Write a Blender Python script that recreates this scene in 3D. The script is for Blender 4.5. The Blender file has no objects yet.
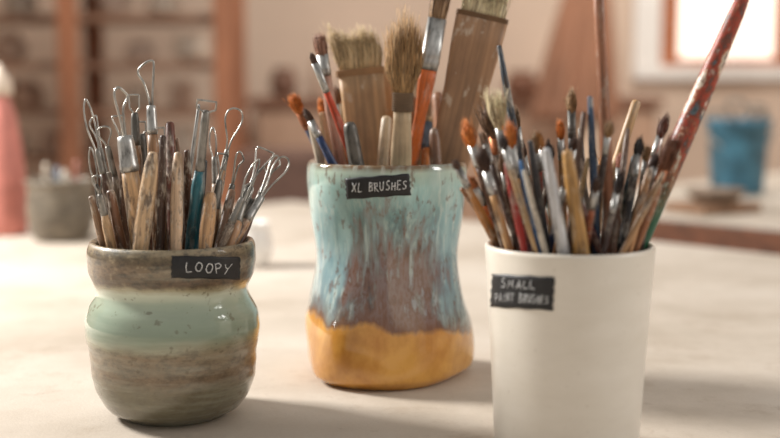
import bpy, math, random
from mathutils import Vector, Matrix
from mathutils.bvhtree import BVHTree
random.seed(7)
scene = bpy.context.scene
COL = scene.collection
F = 1200.0
PITCH = math.radians(6.6)
CAMZ = 0.221
CAM = Vector((0, 0, CAMZ))

# ------------------------------------------------------------ measuring helpers
def ray(u, v):
    a = (u-390)/F; b = (219-v)/F
    return Vector((a, math.cos(PITCH)+b*math.sin(PITCH), -math.sin(PITCH)+b*math.cos(PITCH)))
def at(u, v, y):
    d = ray(u, v); return CAM + d*(y/d.y)
def zat(v, y): return at(390, v, y).z
def xat(u, y, v=219): return at(u, v, y).x
def S(c):
    def f(x):
        x /= 255.0
        return x/12.92 if x <= 0.04045 else ((x+0.055)/1.055)**2.4
    return (f(c[0]), f(c[1]), f(c[2]), 1)

# ------------------------------------------------------------ materials
def newmat(name):
    m = bpy.data.materials.new(name); m.use_nodes = True
    nt = m.node_tree
    return m, nt, nt.nodes, nt.links, nt.nodes['Principled BSDF']
def coords(N, L, scale):
    tc = N.new('ShaderNodeTexCoord'); mp = N.new('ShaderNodeMapping')
    mp.inputs['Scale'].default_value = scale
    L.new(tc.outputs['Object'], mp.inputs['Vector'])
    return mp.outputs['Vector']
def noise(N, L, vec, scale, detail=4, rough=0.6):
    n = N.new('ShaderNodeTexNoise'); n.inputs['Scale'].default_value = scale
    n.inputs['Detail'].default_value = detail; n.inputs['Roughness'].default_value = rough
    L.new(vec, n.inputs['Vector']); return n.outputs['Fac']
def ramp(N, L, fac, stops, interp='LINEAR'):
    r = N.new('ShaderNodeValToRGB'); r.color_ramp.interpolation = interp
    e = r.color_ramp.elements
    e[0].position, e[0].color = stops[0][0], S(stops[0][1])
    e[1].position, e[1].color = stops[-1][0], S(stops[-1][1])
    for p, c in stops[1:-1]:
        x = e.new(p); x.color = S(c)
    L.new(fac, r.inputs['Fac']); return r.outputs['Color']
def mix(N, L, fac, a, b, mode='MIX'):
    m = N.new('ShaderNodeMix'); m.data_type = 'RGBA'; m.blend_type = mode
    if isinstance(fac, float): m.inputs['Factor'].default_value = fac
    else: L.new(fac, m.inputs['Factor'])
    for k, x in ((6, a), (7, b)):
        if isinstance(x, tuple): m.inputs[k].default_value = x
        else: L.new(x, m.inputs[k])
    return m.outputs[2]
def math_(N, L, op, a, b=0.0, clamp=False):
    m = N.new('ShaderNodeMath'); m.operation = op; m.use_clamp = clamp
    for k, x in ((0, a), (1, b)):
        if isinstance(x, (int, float)): m.inputs[k].default_value = x
        else: L.new(x, m.inputs[k])
    return m.outputs[0]
def maprange(N, L, v, a, b, c=0.0, d=1.0):
    m = N.new('ShaderNodeMapRange'); L.new(v, m.inputs[0])
    for i, x in enumerate((a, b, c, d)): m.inputs[i+1].default_value = x
    return m.outputs[0]
def bump(N, L, B, h, strength=0.3, dist=0.001):
    b = N.new('ShaderNodeBump'); b.inputs['Strength'].default_value = strength
    b.inputs['Distance'].default_value = dist
    L.new(h, b.inputs['Height']); L.new(b.outputs['Normal'], B.inputs['Normal'])
def dk(c, f): return tuple(min(255, x*f) for x in c)
_cache = {}
def simple(col, rough=0.6, metal=0.0, var=0.15, scale=(40, 40, 40), spec=0.5, b=0.15):
    key = ('s', col, rough, metal, var, scale)
    if key in _cache: return _cache[key]
    m, nt, N, L, B = newmat('surface')
    n = noise(N, L, coords(N, L, scale), 1.0)
    L.new(ramp(N, L, n, [(0.3, dk(col, 1-var)), (0.7, dk(col, 1+var*0.6))]), B.inputs['Base Color'])
    B.inputs['Roughness'].default_value = rough; B.inputs['Metallic'].default_value = metal
    B.inputs['Specular IOR Level'].default_value = spec
    if b: bump(N, L, B, n, b, 0.0005)
    _cache[key] = m; return m
def wood(col, worn=0.35, rough=0.42):
    key = ('w', col, worn)
    if key in _cache: return _cache[key]
    m, nt, N, L, B = newmat('painted_wood')
    g = noise(N, L, coords(N, L, (420, 420, 24)), 1.0, 5)
    c1 = ramp(N, L, g, [(0.3, dk(col, 0.68)), (0.55, col), (0.75, dk(col, 1.15))])
    s = noise(N, L, coords(N, L, (150, 150, 60)), 1.0, 5, 0.7)
    mask = ramp(N, L, s, [(0.50, (0, 0, 0)), (0.60, (255, 255, 255))])
    c2 = mix(N, L, math_(N, L, 'MULTIPLY', mask, worn*0.8), c1, S((210, 200, 184)))
    s2 = noise(N, L, coords(N, L, (100, 100, 34)), 1.7, 5, 0.7)
    mask2 = ramp(N, L, s2, [(0.50, (0, 0, 0)), (0.60, (255, 255, 255))])
    c3 = mix(N, L, math_(N, L, 'MULTIPLY', mask2, worn), c2, S((78, 62, 52)))
    L.new(c3, B.inputs['Base Color']); B.inputs['Roughness'].default_value = rough
    bump(N, L, B, g, 0.2, 0.0004)
    _cache[key] = m; return m
def plankwood(col):
    key = ('pw', col)
    if key in _cache: return _cache[key]
    m, nt, N, L, B = newmat('smooth_worn_wood')
    g = noise(N, L, coords(N, L, (190, 190, 7)), 1.0, 4)
    c1 = ramp(N, L, g, [(0.3, dk(col, 0.78)), (0.5, col), (0.72, dk(col, 1.14))])
    s = noise(N, L, coords(N, L, (40, 40, 22)), 1.0, 4, 0.6)
    c2 = mix(N, L, math_(N, L, 'MULTIPLY', ramp(N, L, s, [(0.5, (0, 0, 0)), (0.68, (255, 255, 255))]), 0.45), c1, S((112, 84, 64)))
    s3 = noise(N, L, coords(N, L, (120, 120, 60)), 1.0, 4, 0.65)
    c2 = mix(N, L, math_(N, L, 'MULTIPLY', ramp(N, L, s3, [(0.58, (0, 0, 0)), (0.66, (255, 255, 255))]), 0.5), c2, S((214, 200, 180)))
    L.new(c2, B.inputs['Base Color']); B.inputs['Roughness'].default_value = 0.5
    bump(N, L, B, g, 0.12, 0.0004)
    _cache[key] = m; return m
def bristlemat(col):
    key = ('b', col)
    if key in _cache: return _cache[key]
    m, nt, N, L, B = newmat('bristle_hair')
    g = noise(N, L, coords(N, L, (1400, 1400, 25)), 1.0, 3)
    L.new(ramp(N, L, g, [(0.3, dk(col, 0.5)), (0.5, col), (0.72, dk(col, 1.3))]), B.inputs['Base Color'])
    B.inputs['Roughness'].default_value = 0.65
    bump(N, L, B, g, 0.5, 0.0006)
    _cache[key] = m; return m
def metalmat(col=(205, 203, 198), rough=0.3):
    key = ('m', col, rough)
    if key in _cache: return _cache[key]
    m, nt, N, L, B = newmat('worn_metal')
    n = noise(N, L, coords(N, L, (250, 250, 90)), 1.0, 5)
    L.new(ramp(N, L, n, [(0.3, dk(col, 0.45)), (0.5, dk(col, 0.85)), (0.7, col)]), B.inputs['Base Color'])
    B.inputs['Metallic'].default_value = 0.85
    L.new(maprange(N, L, n, 0.3, 0.7, rough+0.2, rough), B.inputs['Roughness'])
    _cache[key] = m; return m
def splattermat():
    m, nt, N, L, B = newmat('splattered_paint')
    n = noise(N, L, coords(N, L, (85, 85, 36)), 1.0, 5, 0.68)
    c = ramp(N, L, n, [(0.0, (60, 74, 78)), (0.36, (96, 112, 120)), (0.41, (112, 66, 50)), (0.46, (168, 66, 44)), (0.50, (132, 74, 56)), (0.53, (186, 112, 78)),
                       (0.56, (206, 192, 172)), (0.62, (112, 76, 62)), (0.66, (214, 204, 188))], 'CONSTANT')
    n2 = noise(N, L, coords(N, L, (200, 200, 80)), 1.0, 4, 0.6)
    c = mix(N, L, math_(N, L, 'MULTIPLY', ramp(N, L, n2, [(0.62, (0, 0, 0)), (0.66, (255, 255, 255))]), 0.9), c, S((222, 212, 196)))
    z = N.new('ShaderNodeSeparateXYZ'); tc = N.new('ShaderNodeTexCoord')
    L.new(tc.outputs['Object'], z.inputs[0])
    low = maprange(N, L, math_(N, L, 'ADD', z.outputs['Z'], math_(N, L, 'MULTIPLY', n, 0.04)), 0.20, 0.16)
    L.new(mix(N, L, low, c, S((36, 88, 62))), B.inputs['Base Color'])
    B.inputs['Roughness'].default_value = 0.4
    bump(N, L, B, n, 0.4, 0.001)
    return m

# ------------------------------------------------------------ mesh helpers
def add_mesh(name, verts, faces, mat, parent=None, loc=None, smooth=True):
    me = bpy.data.meshes.new(name); me.from_pydata([tuple(v) for v in verts], [], faces); me.update()
    if smooth:
        for p in me.polygons: p.use_smooth = True
    ob = bpy.data.objects.new(name, me)
    if mat: me.materials.append(mat)
    COL.objects.link(ob)
    if parent: ob.parent = parent
    if loc is not None: ob.location = loc
    return ob
def empty(name, loc=(0, 0, 0)):
    e = bpy.data.objects.new(name, None); e.empty_display_size = 0.02
    COL.objects.link(e); e.location = loc; return e
def tag(o, label, cat, group=None, kind=None):
    o['label'] = label; o['category'] = cat
    if group: o['group'] = group
    if kind: o['kind'] = kind
def loft(secs, seg=16, power=2.0):
    V = []; Fc = []
    for s in secs:
        z, rx, ry = s[:3]; ox = s[3] if len(s) > 3 else 0; oy = s[4] if len(s) > 4 else 0
        for k in range(seg):
            a = 2*math.pi*k/seg; c = math.cos(a); sn = math.sin(a)
            e = 2.0/power
            V.append((ox+rx*math.copysign(abs(c)**e, c), oy+ry*math.copysign(abs(sn)**e, sn), z))
    n = len(secs)
    for i in range(n-1):
        for k in range(seg):
            a = i*seg+k; b = i*seg+(k+1) % seg
            Fc.append((a, b, b+seg, a+seg))
    Fc.append(tuple(reversed(range(seg)))); Fc.append(tuple(range((n-1)*seg, n*seg)))
    return V, Fc
def tube(pts, r, refs, seg=6, closed=False, flat=1.0):
    V = []; Fc = []; n = len(pts)
    for i, p in enumerate(pts):
        a = pts[(i-1) % n] if (closed or i > 0) else p
        b = pts[(i+1) % n] if (closed or i < n-1) else p
        t = (b-a).normalized(); nr = refs[i] if isinstance(refs, list) else refs
        s = t.cross(nr).normalized(); nn = s.cross(t).normalized()
        rr = r[i] if isinstance(r, list) else r
        for k in range(seg):
            an = 2*math.pi*k/seg
            V.append(p + s*rr*math.cos(an) + nn*rr*flat*math.sin(an))
    m = n if closed else n-1
    for i in range(m):
        j = (i+1) % n
        for k in range(seg):
            k2 = (k+1) % seg
            Fc.append((i*seg+k, i*seg+k2, j*seg+k2, j*seg+k))
    if not closed:
        Fc.append(tuple(reversed(range(seg)))); Fc.append(tuple(range((n-1)*seg, n*seg)))
    return V, Fc
def merge(parts):
    V = []; Fc = []
    for v, f in parts:
        o = len(V); V += [tuple(x) for x in v]; Fc += [tuple(i+o for i in t) for t in f]
    return V, Fc
def boxm(x0, x1, y0, y1, z0, z1):
    V = [(x0,y0,z0),(x1,y0,z0),(x1,y1,z0),(x0,y1,z0),(x0,y0,z1),(x1,y0,z1),(x1,y1,z1),(x0,y1,z1)]
    Fc = [(0,3,2,1),(4,5,6,7),(0,1,5,4),(1,2,6,5),(2,3,7,6),(3,0,4,7)]
    return V, Fc
def box(name, x0, x1, y0, y1, z0, z1, mat, parent=None, loc=None, bev=0.0):
    V, Fc = boxm(x0, x1, y0, y1, z0, z1)
    o = add_mesh(name, V, Fc, mat, parent, loc, False)
    if bev:
        b = o.modifiers.new('bevel', 'BEVEL'); b.width = bev; b.segments = 2
    return o
def interp(tab, x):
    if x <= tab[0][0]: return tab[0][1]
    n = len(tab)
    for i in range(n-1):
        a, b = tab[i]; c, d = tab[i+1]
        if x <= c:
            t = (x-a)/(c-a)
            m1 = (d-tab[i-1][1])/(c-tab[i-1][0])*(c-a) if i > 0 else (d-b)
            m2 = (tab[i+2][1]-b)/(tab[i+2][0]-a)*(c-a) if i < n-2 else (d-b)
            return (2*t**3-3*t*t+1)*b+(t**3-2*t*t+t)*m1+(-2*t**3+3*t*t)*d+(t**3-t*t)*m2
    return tab[-1][1]
def lathe(prof, seg=48, deform=None):
    V = []; Fc = []
    for (r, z) in prof:
        for k in range(seg):
            a = 2*math.pi*k/seg; rr = r*(deform(a, z) if deform else 1)
            V.append((rr*math.cos(a), rr*math.sin(a), z))
    for i in range(len(prof)-1):
        for k in range(seg):
            a = i*seg+k; b = i*seg+(k+1) % seg
            Fc.append((a, b, b+seg, a+seg))
    Fc.append(tuple(reversed(range(seg)))); n = len(prof); Fc.append(tuple(range((n-1)*seg, n*seg)))
    return V, Fc

# ------------------------------------------------------------ vessels
def vessel(name, axis_u, y, tab_px, thick, mat, deform=None, basez=0.0, wavy=None):
    x = xat(axis_u, y, 300)
    tab = []
    for v, hw in tab_px:
        z = zat(v, y); d = (at(axis_u, v, y)-CAM).dot(Vector((0, math.cos(PITCH), -math.sin(PITCH))))
        tab.append((z, hw*d/F))
    tab.sort()
    H = tab[-1][0]
    R0 = tab[0][1]
    z0 = max(tab[0][0], 0.004)
    outer = [(R0*0.93, 0.0), (R0*0.97, 0.0007), (R0*0.995, 0.0022)]
    n = 80
    zs = [z0+(H-z0)*i/n for i in range(n+1)]
    outer += [(interp(tab, z), z) for z in zs if z > 0.004]
    Rt = interp(tab, H)
    rim = [(Rt-thick*0.15, H+thick*0.35), (Rt-thick*0.5, H+thick*0.5), (Rt-thick*0.85, H+thick*0.35)]
    inner = [(interp(tab, z)-thick, z) for z in reversed(zs) if z > 0.008]
    fl = [(inner[-1][0]*0.9, 0.006), (inner[-1][0]*0.5, 0.0055), (0.0005, 0.0055)]
    V, Fc = lathe(outer+rim+inner+fl, 128, deform)
    ob = add_mesh(name, V, Fc, mat, None, (x, y, basez))
    bv = BVHTree.FromPolygons([Vector(v)+Vector((x, y, basez)) for v in V], Fc)
    return dict(ob=ob, x=x, y=y, H=H, tab=tab, th=thick, bvh=bv, segs=[])

def glaze_loopy():
    m, nt, N, L, B = newmat('celadon_and_brown_glaze')
    tc = N.new('ShaderNodeTexCoord'); sp = N.new('ShaderNodeSeparateXYZ'); L.new(tc.outputs['Object'], sp.inputs[0])
    n1 = noise(N, L, coords(N, L, (20, 20, 30)), 1.0, 4, 0.55)
    zz = math_(N, L, 'ADD', sp.outputs['Z'], math_(N, L, 'MULTIPLY', math_(N, L, 'SUBTRACT', n1, 0.5), 0.014))
    t = maprange(N, L, zz, 0.0, 0.116)
    c = ramp(N, L, t, [(0.0, (98, 92, 74)), (0.10, (112, 106, 86)), (0.22, (122, 114, 92)), (0.29, (124, 104, 80)), (0.42, (136, 116, 90)),
                       (0.465, (148, 144, 118)), (0.52, (138, 152, 132)), (0.60, (150, 165, 146)), (0.70, (172, 185, 164)), (0.75, (198, 204, 184)), (0.785, (160, 148, 116)),
                       (0.81, (98, 76, 54)), (0.90, (124, 102, 76)), (0.96, (98, 84, 58)), (1.0, (150, 132, 102))])
    n2 = noise(N, L, coords(N, L, (120, 120, 200)), 1.0, 6, 0.75)
    zone = ramp(N, L, t, [(0.0, (120, 120, 120)), (0.24, (150, 150, 150)), (0.30, (200, 200, 200)), (0.43, (200, 200, 200)), (0.49, (12, 12, 12)), (0.77, (20, 20, 20)), (0.81, (255, 255, 255)), (1.0, (255, 255, 255))])
    zb = N.new('ShaderNodeRGBToBW'); L.new(zone, zb.inputs[0])
    c = mix(N, L, math_(N, L, 'MULTIPLY', ramp(N, L, n2, [(0.38, (255, 255, 255)), (0.52, (0, 0, 0))]), zb.outputs[0]), c, S((68, 56, 40)))
    c = mix(N, L, math_(N, L, 'MULTIPLY', ramp(N, L, n2, [(0.56, (0, 0, 0)), (0.68, (255, 255, 255))]), math_(N, L, 'MULTIPLY', zb.outputs[0], 0.6)), c, S((178, 160, 128)))
    n3 = noise(N, L, coords(N, L, (14, 14, 120)), 1.0, 4, 0.6)
    c = mix(N, L, math_(N, L, 'MULTIPLY', ramp(N, L, n3, [(0.45, (0, 0, 0)), (0.75, (255, 255, 255))]), 0.35), c, S((202, 206, 188)))
    n4 = noise(N, L, coords(N, L, (160, 160, 160)), 1.0, 3, 0.6)
    c = mix(N, L, math_(N, L, 'MULTIPLY', ramp(N, L, n4, [(0.62, (0, 0, 0)), (0.68, (255, 255, 255))]), 0.5), c, S((98, 84, 60)))
    L.new(c, B.inputs['Base Color'])
    L.new(maprange(N, L, zb.outputs[0], 0.0, 0.6, 0.10, 0.45), B.inputs['Roughness'])
    B.inputs['Coat Weight'].default_value = 0.6; B.inputs['Coat Roughness'].default_value = 0.04
    bump(N, L, B, math_(N, L, 'ADD', math_(N, L, 'MULTIPLY', n2, math_(N, L, 'MULTIPLY', zb.outputs[0], 2.0)), math_(N, L, 'MULTIPLY', n3, 0.5)), 0.25, 0.0013)
    return m
def glaze_xl():
    m, nt, N, L, B = newmat('blue_drip_glaze')
    tc = N.new('ShaderNodeTexCoord'); sp = N.new('ShaderNodeSeparateXYZ'); L.new(tc.outputs['Object'], sp.inputs[0])
    str1 = noise(N, L, coords(N, L, (220, 220, 17)), 1.0, 4, 0.6)
    str2 = noise(N, L, coords(N, L, (80, 80, 17)), 1.0, 4, 0.6)
    blot = noise(N, L, coords(N, L, (50, 50, 34)), 1.0, 4, 0.6)
    big = noise(N, L, coords(N, L, (26, 26, 16)), 1.0, 3, 0.55)
    t = maprange(N, L, sp.outputs['Z'], 0.04, 0.16)
    ground = ramp(N, L, t, [(0.0, (108, 118, 116)), (0.12, (116, 136, 142)), (0.35, (114, 148, 158)), (0.7, (130, 172, 176)), (0.88, (160, 196, 190)), (0.97, (182, 198, 180)), (1.0, (120, 94, 64))])
    c = mix(N, L, math_(N, L, 'MULTIPLY', ramp(N, L, big, [(0.45, (0, 0, 0)), (0.68, (255, 255, 255))]), 0.5), ground, S((106, 128, 120)))
    c = mix(N, L, math_(N, L, 'MULTIPLY', ramp(N, L, str2, [(0.46, (0, 0, 0)), (0.66, (255, 255, 255))]), 0.45), c, S((184, 204, 198)))
    c = mix(N, L, math_(N, L, 'MULTIPLY', ramp(N, L, str1, [(0.53, (0, 0, 0)), (0.68, (255, 255, 255))]), 0.5), c, S((214, 220, 208)))
    ax = math_(N, L, 'ABSOLUTE', math_(N, L, 'ADD', sp.outputs['X'], -0.004))
    cen = maprange(N, L, math_(N, L, 'ADD', ax, math_(N, L, 'MULTIPLY', math_(N, L, 'SUBTRACT', str2, 0.5), 0.11)), 0.044, 0.022)
    hi = maprange(N, L, math_(N, L, 'ADD', sp.outputs['Z'], math_(N, L, 'MULTIPLY', math_(N, L, 'SUBTRACT', str1, 0.5), 0.16)), 0.132, 0.088)
    brown = ramp(N, L, math_(N, L, 'ADD', math_(N, L, 'MULTIPLY', str1, 0.45), math_(N, L, 'MULTIPLY', blot, 0.55)),
                 [(0.37, (86, 58, 46)), (0.44, (124, 82, 60)), (0.5, (134, 110, 104)), (0.55, (114, 72, 50)), (0.62, (144, 142, 146))])
    c = mix(N, L, math_(N, L, 'MULTIPLY', math_(N, L, 'MULTIPLY', cen, hi), 0.9), c, brown)
    sp2 = noise(N, L, coords(N, L, (180, 180, 90)), 1.0, 4, 0.65)
    c = mix(N, L, math_(N, L, 'MULTIPLY', ramp(N, L, sp2, [(0.58, (0, 0, 0)), (0.63, (255, 255, 255))]), 0.6), c, S((106, 70, 50)))
    wv = noise(N, L, coords(N, L, (22, 22, 6)), 1.0, 1.5, 0.4)
    zz = math_(N, L, 'ADD', sp.outputs['Z'], math_(N, L, 'MULTIPLY', math_(N, L, 'SUBTRACT', wv, 0.5), 0.036))
    zz = math_(N, L, 'ADD', zz, math_(N, L, 'MULTIPLY', math_(N, L, 'SUBTRACT', str2, 0.5), 0.014))
    foot = mix(N, L, ramp(N, L, blot, [(0.38, (0, 0, 0)), (0.62, (255, 255, 255))]), S((186, 126, 52)), S((214, 158, 76)))
    nz = maprange(N, L, zz, 0.034, 0.062)
    sel = ramp(N, L, nz, [(0.0, (255, 255, 255)), (0.30, (255, 255, 255)), (0.46, (0, 0, 0))])
    band = ramp(N, L, nz, [(0.28, (0, 0, 0)), (0.42, (235, 235, 235)), (0.62, (160, 160, 160)), (1.0, (0, 0, 0))])
    c = mix(N, L, band, c, S((116, 74, 46)))
    c = mix(N, L, sel, c, foot)
    L.new(c, B.inputs['Base Color'])
    bw = N.new('ShaderNodeRGBToBW'); L.new(sel, bw.inputs[0])
    L.new(maprange(N, L, bw.outputs[0], 0, 1, 0.08, 0.2), B.inputs['Roughness'])
    B.inputs['Coat Weight'].default_value = 0.7; B.inputs['Coat Roughness'].default_value = 0.04
    bump(N, L, B, str2, 0.12, 0.0016)
    return m
def glaze_white():
    m, nt, N, L, B = newmat('ivory_stoneware')
    n = noise(N, L, coords(N, L, (20, 20, 60)), 1.0, 5)
    c = ramp(N, L, n, [(0.3, (224, 215, 200)), (0.7, (233, 225, 212))])
    sp = noise(N, L, coords(N, L, (420, 420, 420)), 1.0, 2)
    c = mix(N, L, math_(N, L, 'MULTIPLY', ramp(N, L, sp, [(0.70, (0, 0, 0)), (0.76, (255, 255, 255))]), 0.35), c, S((150, 130, 100)))
    L.new(c, B.inputs['Base Color']); B.inputs['Roughness'].default_value = 0.34
    bump(N, L, B, n, 0.05, 0.001)
    return m

loopy = vessel('ceramic_pot', 173, 0.783,
    [(243, 82), (248, 83.4), (262, 83), (272, 81), (280, 77.5), (288, 74.6), (295, 76.4), (303, 81), (312, 84.6), (322, 85.6), (332, 85), (342, 82.8), (350, 81.4),
     (364, 80.5), (376, 79), (388, 75), (398, 69.5), (407, 62), (414, 54)], 0.005, glaze_loopy(),
    deform=lambda a, z: 1+0.008*math.sin(2*a+z*30)+0.003*math.sin(z*560+a)+0.004*math.sin(3*a+z*60))
tag(loopy['ob'], 'squat stoneware pot, brown rim, celadon body, full of loop tools', 'pot')
xl = vessel('ceramic_vase', 387, 0.892,
    [(163, 79), (168, 80), (182, 79.5), (202, 75.5), (222, 71), (243, 68.5), (260, 69), (280, 72.5), (300, 77), (316, 81.5), (330, 83), (345, 83), (358, 82), (368, 79), (375, 76), (381, 73)],
    0.0042, glaze_xl(),
    deform=lambda a, z: 1+(0.034*math.sin(3*a+1.0+z*20)+0.028*math.sin(5*a-z*34+0.8)+0.014*math.sin(2*a+z*20)+0.010*math.sin(7*a+z*80))*min(1, max(0.2, (0.158-z)/0.04)))
tag(xl['ob'], 'tall pinched vase, blue drip glaze, mauve streaks and ochre foot', 'vase')
cup = vessel('ceramic_cup', 568.5, 0.70,
    [(246, 84.5), (250, 84.2), (300, 80.5), (350, 77), (400, 74), (437, 71.5), (449, 70)],
    0.0032, glaze_white(), deform=lambda a, z: 1+0.003*math.sin(2*a))
tag(cup['ob'], 'plain ivory tapered ceramic cup filled with small paint brushes', 'cup')

# ------------------------------------------------------------ labels with handwriting
circ = [(0.3+0.27*math.cos(a)+0.02*math.sin(3*a), 0.5+0.46*math.sin(a)) for a in [math.pi*0.6+2*math.pi*i/12 for i in range(13)]]
FONT = {
 'L': [[(0.08,1),(0.0,0.5),(0.06,0.02),(0.5,0.1)]], 'O': [circ],
 'P': [[(0.12,-0.1),(0.06,1)],[(0.0,0.9),(0.35,1.05),(0.55,0.8),(0.4,0.52),(0.08,0.42)]],
 'Y': [[(0,1),(0.1,0.62),(0.3,0.5)],[(0.58,1.05),(0.3,0.5),(0.1,-0.12)]],
 'X': [[(0,1.02),(0.5,0)],[(0.52,0.95),(-0.02,0.05)]],
 'B': [[(0.05,0),(0.08,1)],[(0.0,1),(0.4,0.95),(0.42,0.65),(0.08,0.53),(0.45,0.42),(0.45,0.08),(0.0,0)]],
 'R': [[(0.05,0),(0.08,1)],[(-0.05,0.95),(0.42,0.95),(0.42,0.6),(0.06,0.5),(0.55,-0.05)]],
 'U': [[(0,1),(0.02,0.25),(0.2,0),(0.4,0.15),(0.48,1)]],
 'S': [[(0.45,0.9),(0.25,1),(0.05,0.8),(0.15,0.55),(0.42,0.4),(0.42,0.12),(0.2,0),(-0.02,0.1)]],
 'H': [[(0.03,0),(0.05,1)],[(0.45,-0.05),(0.47,1)],[(0.0,0.45),(0.5,0.55)]],
 'E': [[(0.47,0.98),(0.05,1),(0.05,0),(0.5,0.02)],[(0.05,0.5),(0.38,0.55)]],
 'M': [[(0,0),(0.08,1),(0.28,0.35),(0.5,1),(0.58,0)]],
 'A': [[(0,0),(0.25,1),(0.5,0)],[(0.05,0.35),(0.48,0.4)]],
 'I': [[(0.12,0),(0.14,1)]], 'N': [[(0.02,0),(0.02,1),(0.42,0),(0.45,1)]],
 'T': [[(-0.03,0.96),(0.53,1)],[(0.25,1),(0.22,0)]],
}
WID = {'I': 0.26, 'M': 0.64, 'O': 0.62, ' ': 0.4}
def surf(pot, u, v, eps):
    h = pot['bvh'].ray_cast(CAM, ray(u, v).normalized())
    p, n = h[0], h[1]
    if n.dot(ray(u, v)) > 0: n = -n
    return p+n*eps, n
def label(pot, cu, cv, w, h, rot, lines, lab, pen=0.5):
    org = Vector(pot['ob'].location)
    ca, sa = math.cos(rot), math.sin(rot)
    def uv(a, b): return cu+a*ca+b*sa, cv+a*sa-b*ca
    nx, ny = 26, 10; V = []
    for layer in (0.00015, 0.0006):
        for j in range(ny+1):
            for i in range(nx+1):
                jx = math.sin(j*2.3+i)*0.7 if i in (0, nx) else 0
                a = -w/2+w*i/nx+jx; b = -h/2+h*j/ny
                if j in (0, ny): b += 0.35*math.sin(i*0.7+j)
                p, n = surf(pot, *uv(a, b), layer); V.append(p-org)
    Fc = []; M = (nx+1)*(ny+1)
    for j in range(ny):
        for i in range(nx):
            a = j*(nx+1)+i; q = (a, a+1, a+nx+2, a+nx+1)
            Fc.append(tuple(x+M for x in q)); Fc.append(tuple(reversed(q)))
    ring = [i for i in range(nx+1)]+[j*(nx+1)+nx for j in range(1, ny+1)]+[ny*(nx+1)+i for i in range(nx-1, -1, -1)]+[j*(nx+1) for j in range(ny-1, 0, -1)]
    for a, b in zip(ring, ring[1:]+ring[:1]): Fc.append((a, b, b+M, a+M))
    lo = add_mesh('label', V, Fc, simple((32, 31, 33), 0.5, 0, 0.3, (150, 150, 150)), pot['ob'])
    lo['label'] = lab
    parts = []
    for text, ch, cx, cy, sx in lines:
        tot = sum((WID.get(c, 0.5)+0.26) for c in text)-0.26
        x = cx-tot*ch*sx/2
        for c in text:
            if c != ' ':
                dyb = random.uniform(-0.08, 0.08)*ch; sl = random.uniform(-0.06, 0.16); hs = random.uniform(0.9, 1.1)
                for st in FONT[c]:
                    dense = []
                    for (p, q) in zip(st, st[1:]):
                        for k in range(4): dense.append((p[0]+(q[0]-p[0])*k/4, p[1]+(q[1]-p[1])*k/4))
                    dense.append(st[-1])
                    P = []; NN = []
                    for (a, b) in dense:
                        p, n = surf(pot, *uv(x+(a+sl*b)*ch*sx, cy-ch/2+b*ch*hs+dyb), 0.0008)
                        P.append(p-org); NN.append(n)
                    rr = [pen*random.uniform(0.8, 1.15)*pot['y']/F for _ in P]
                    parts.append(tube(P, rr, NN, 6, False, 0.4))
            x += (WID.get(c, 0.5)+0.26)*ch*sx*random.uniform(0.95, 1.05)
    V, Fc = merge(parts)
    t = add_mesh('lettering', V, Fc, simple((232, 232, 228), 0.7, 0, 0.2, (600, 600, 600)), lo)
    t['label'] = 'white handwritten capital letters'
label(loopy, 205.5, 267.5, 68, 22, 0.02, [('LOOPY', 9.5, 2, 0, 1.2)], 'black tape label with white handwriting', 0.45)
label(xl, 378, 186.5, 64, 21, -0.07, [('XL BRUSHES', 8.4, 1, 0, 0.88)], 'black tape label with white handwriting', 0.42)
label(cup, 523, 292, 62, 33, 0.06, [('SMALL', 8.5, -5, 7.6, 1.05), ('PAINT BRUSHES', 8.2, 0, -6.4, 0.70)], 'black tape label with white handwriting', 0.35)

# ------------------------------------------------------------ tools standing in the vessels
def segdist(p1, q1, p2, q2):
    d1 = q1-p1; d2 = q2-p2; r = p1-p2
    a = d1.dot(d1); e = d2.dot(d2); f = d2.dot(r); c = d1.dot(r); b = d1.dot(d2); den = a*e-b*b
    s = min(1, max(0, (b*f-c*e)/den)) if den > 1e-12 else 0
    t = (b*s+f)/e
    if t < 0: t = 0; s = min(1, max(0, -c/a))
    elif t > 1: t = 1; s = min(1, max(0, (b-c)/a))
    return ((p1+d1*s)-(p2+d2*t)).length
def place(pot, rim_u, top, hint, rad):
    R = interp(pot['tab'], pot['H'])-pot['th']-0.001
    best = None
    for i in range(-8, 9):
        dr = R*0.92*i/8
        y = pot['y']+dr
        zr = pot['H']
        fw = y*math.cos(PITCH)-(zr-CAMZ)*math.sin(PITCH)
        x = (rim_u-390)/F*fw
        over = 0
        if math.hypot(x-pot['x'], dr) > R-rad:
            if abs(dr) > R-rad: continue
            lim = math.sqrt((R-rad)**2-dr*dr)
            over = abs(x-pot['x'])-lim
            x = pot['x']+math.copysign(lim, x-pot['x'])
        rim = Vector((x, y, zr))
        for j in (-3, -2, -1, 0, 1, 2, 3, 4):
            yt = y+j*0.009+dr*0.25
            tp = at(top[0], top[1], yt)
            dirv = (rim-tp).normalized()
            p = rim.copy(); k = 0
            while k < 200:
                q = p+dirv*0.002
                if q.z < 0.009+rad*0.5: break
                if math.hypot(q.x-pot['x'], q.y-pot['y']) > interp(pot['tab'], q.z)*0.94-pot['th']-rad*0.8 and k > 3: break
                p = q; k += 1
            depth = rim.z-p.z
            cl = min([segdist(p, tp, s[0], s[1])-rad-s[2] for s in pot['segs']] or [0.01])
            cost = abs(dr/R-hint)*1.0+abs(j)*0.06+over*120+max(0, 0.0006-cl)*1300+max(0, 0.06-depth)*12
            if best is None or cost < best[0]: best = (cost, p, tp, rim)
    _, p, tp, rim = best
    pot['segs'].append((p, tp, rad))
    return p, tp
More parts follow.
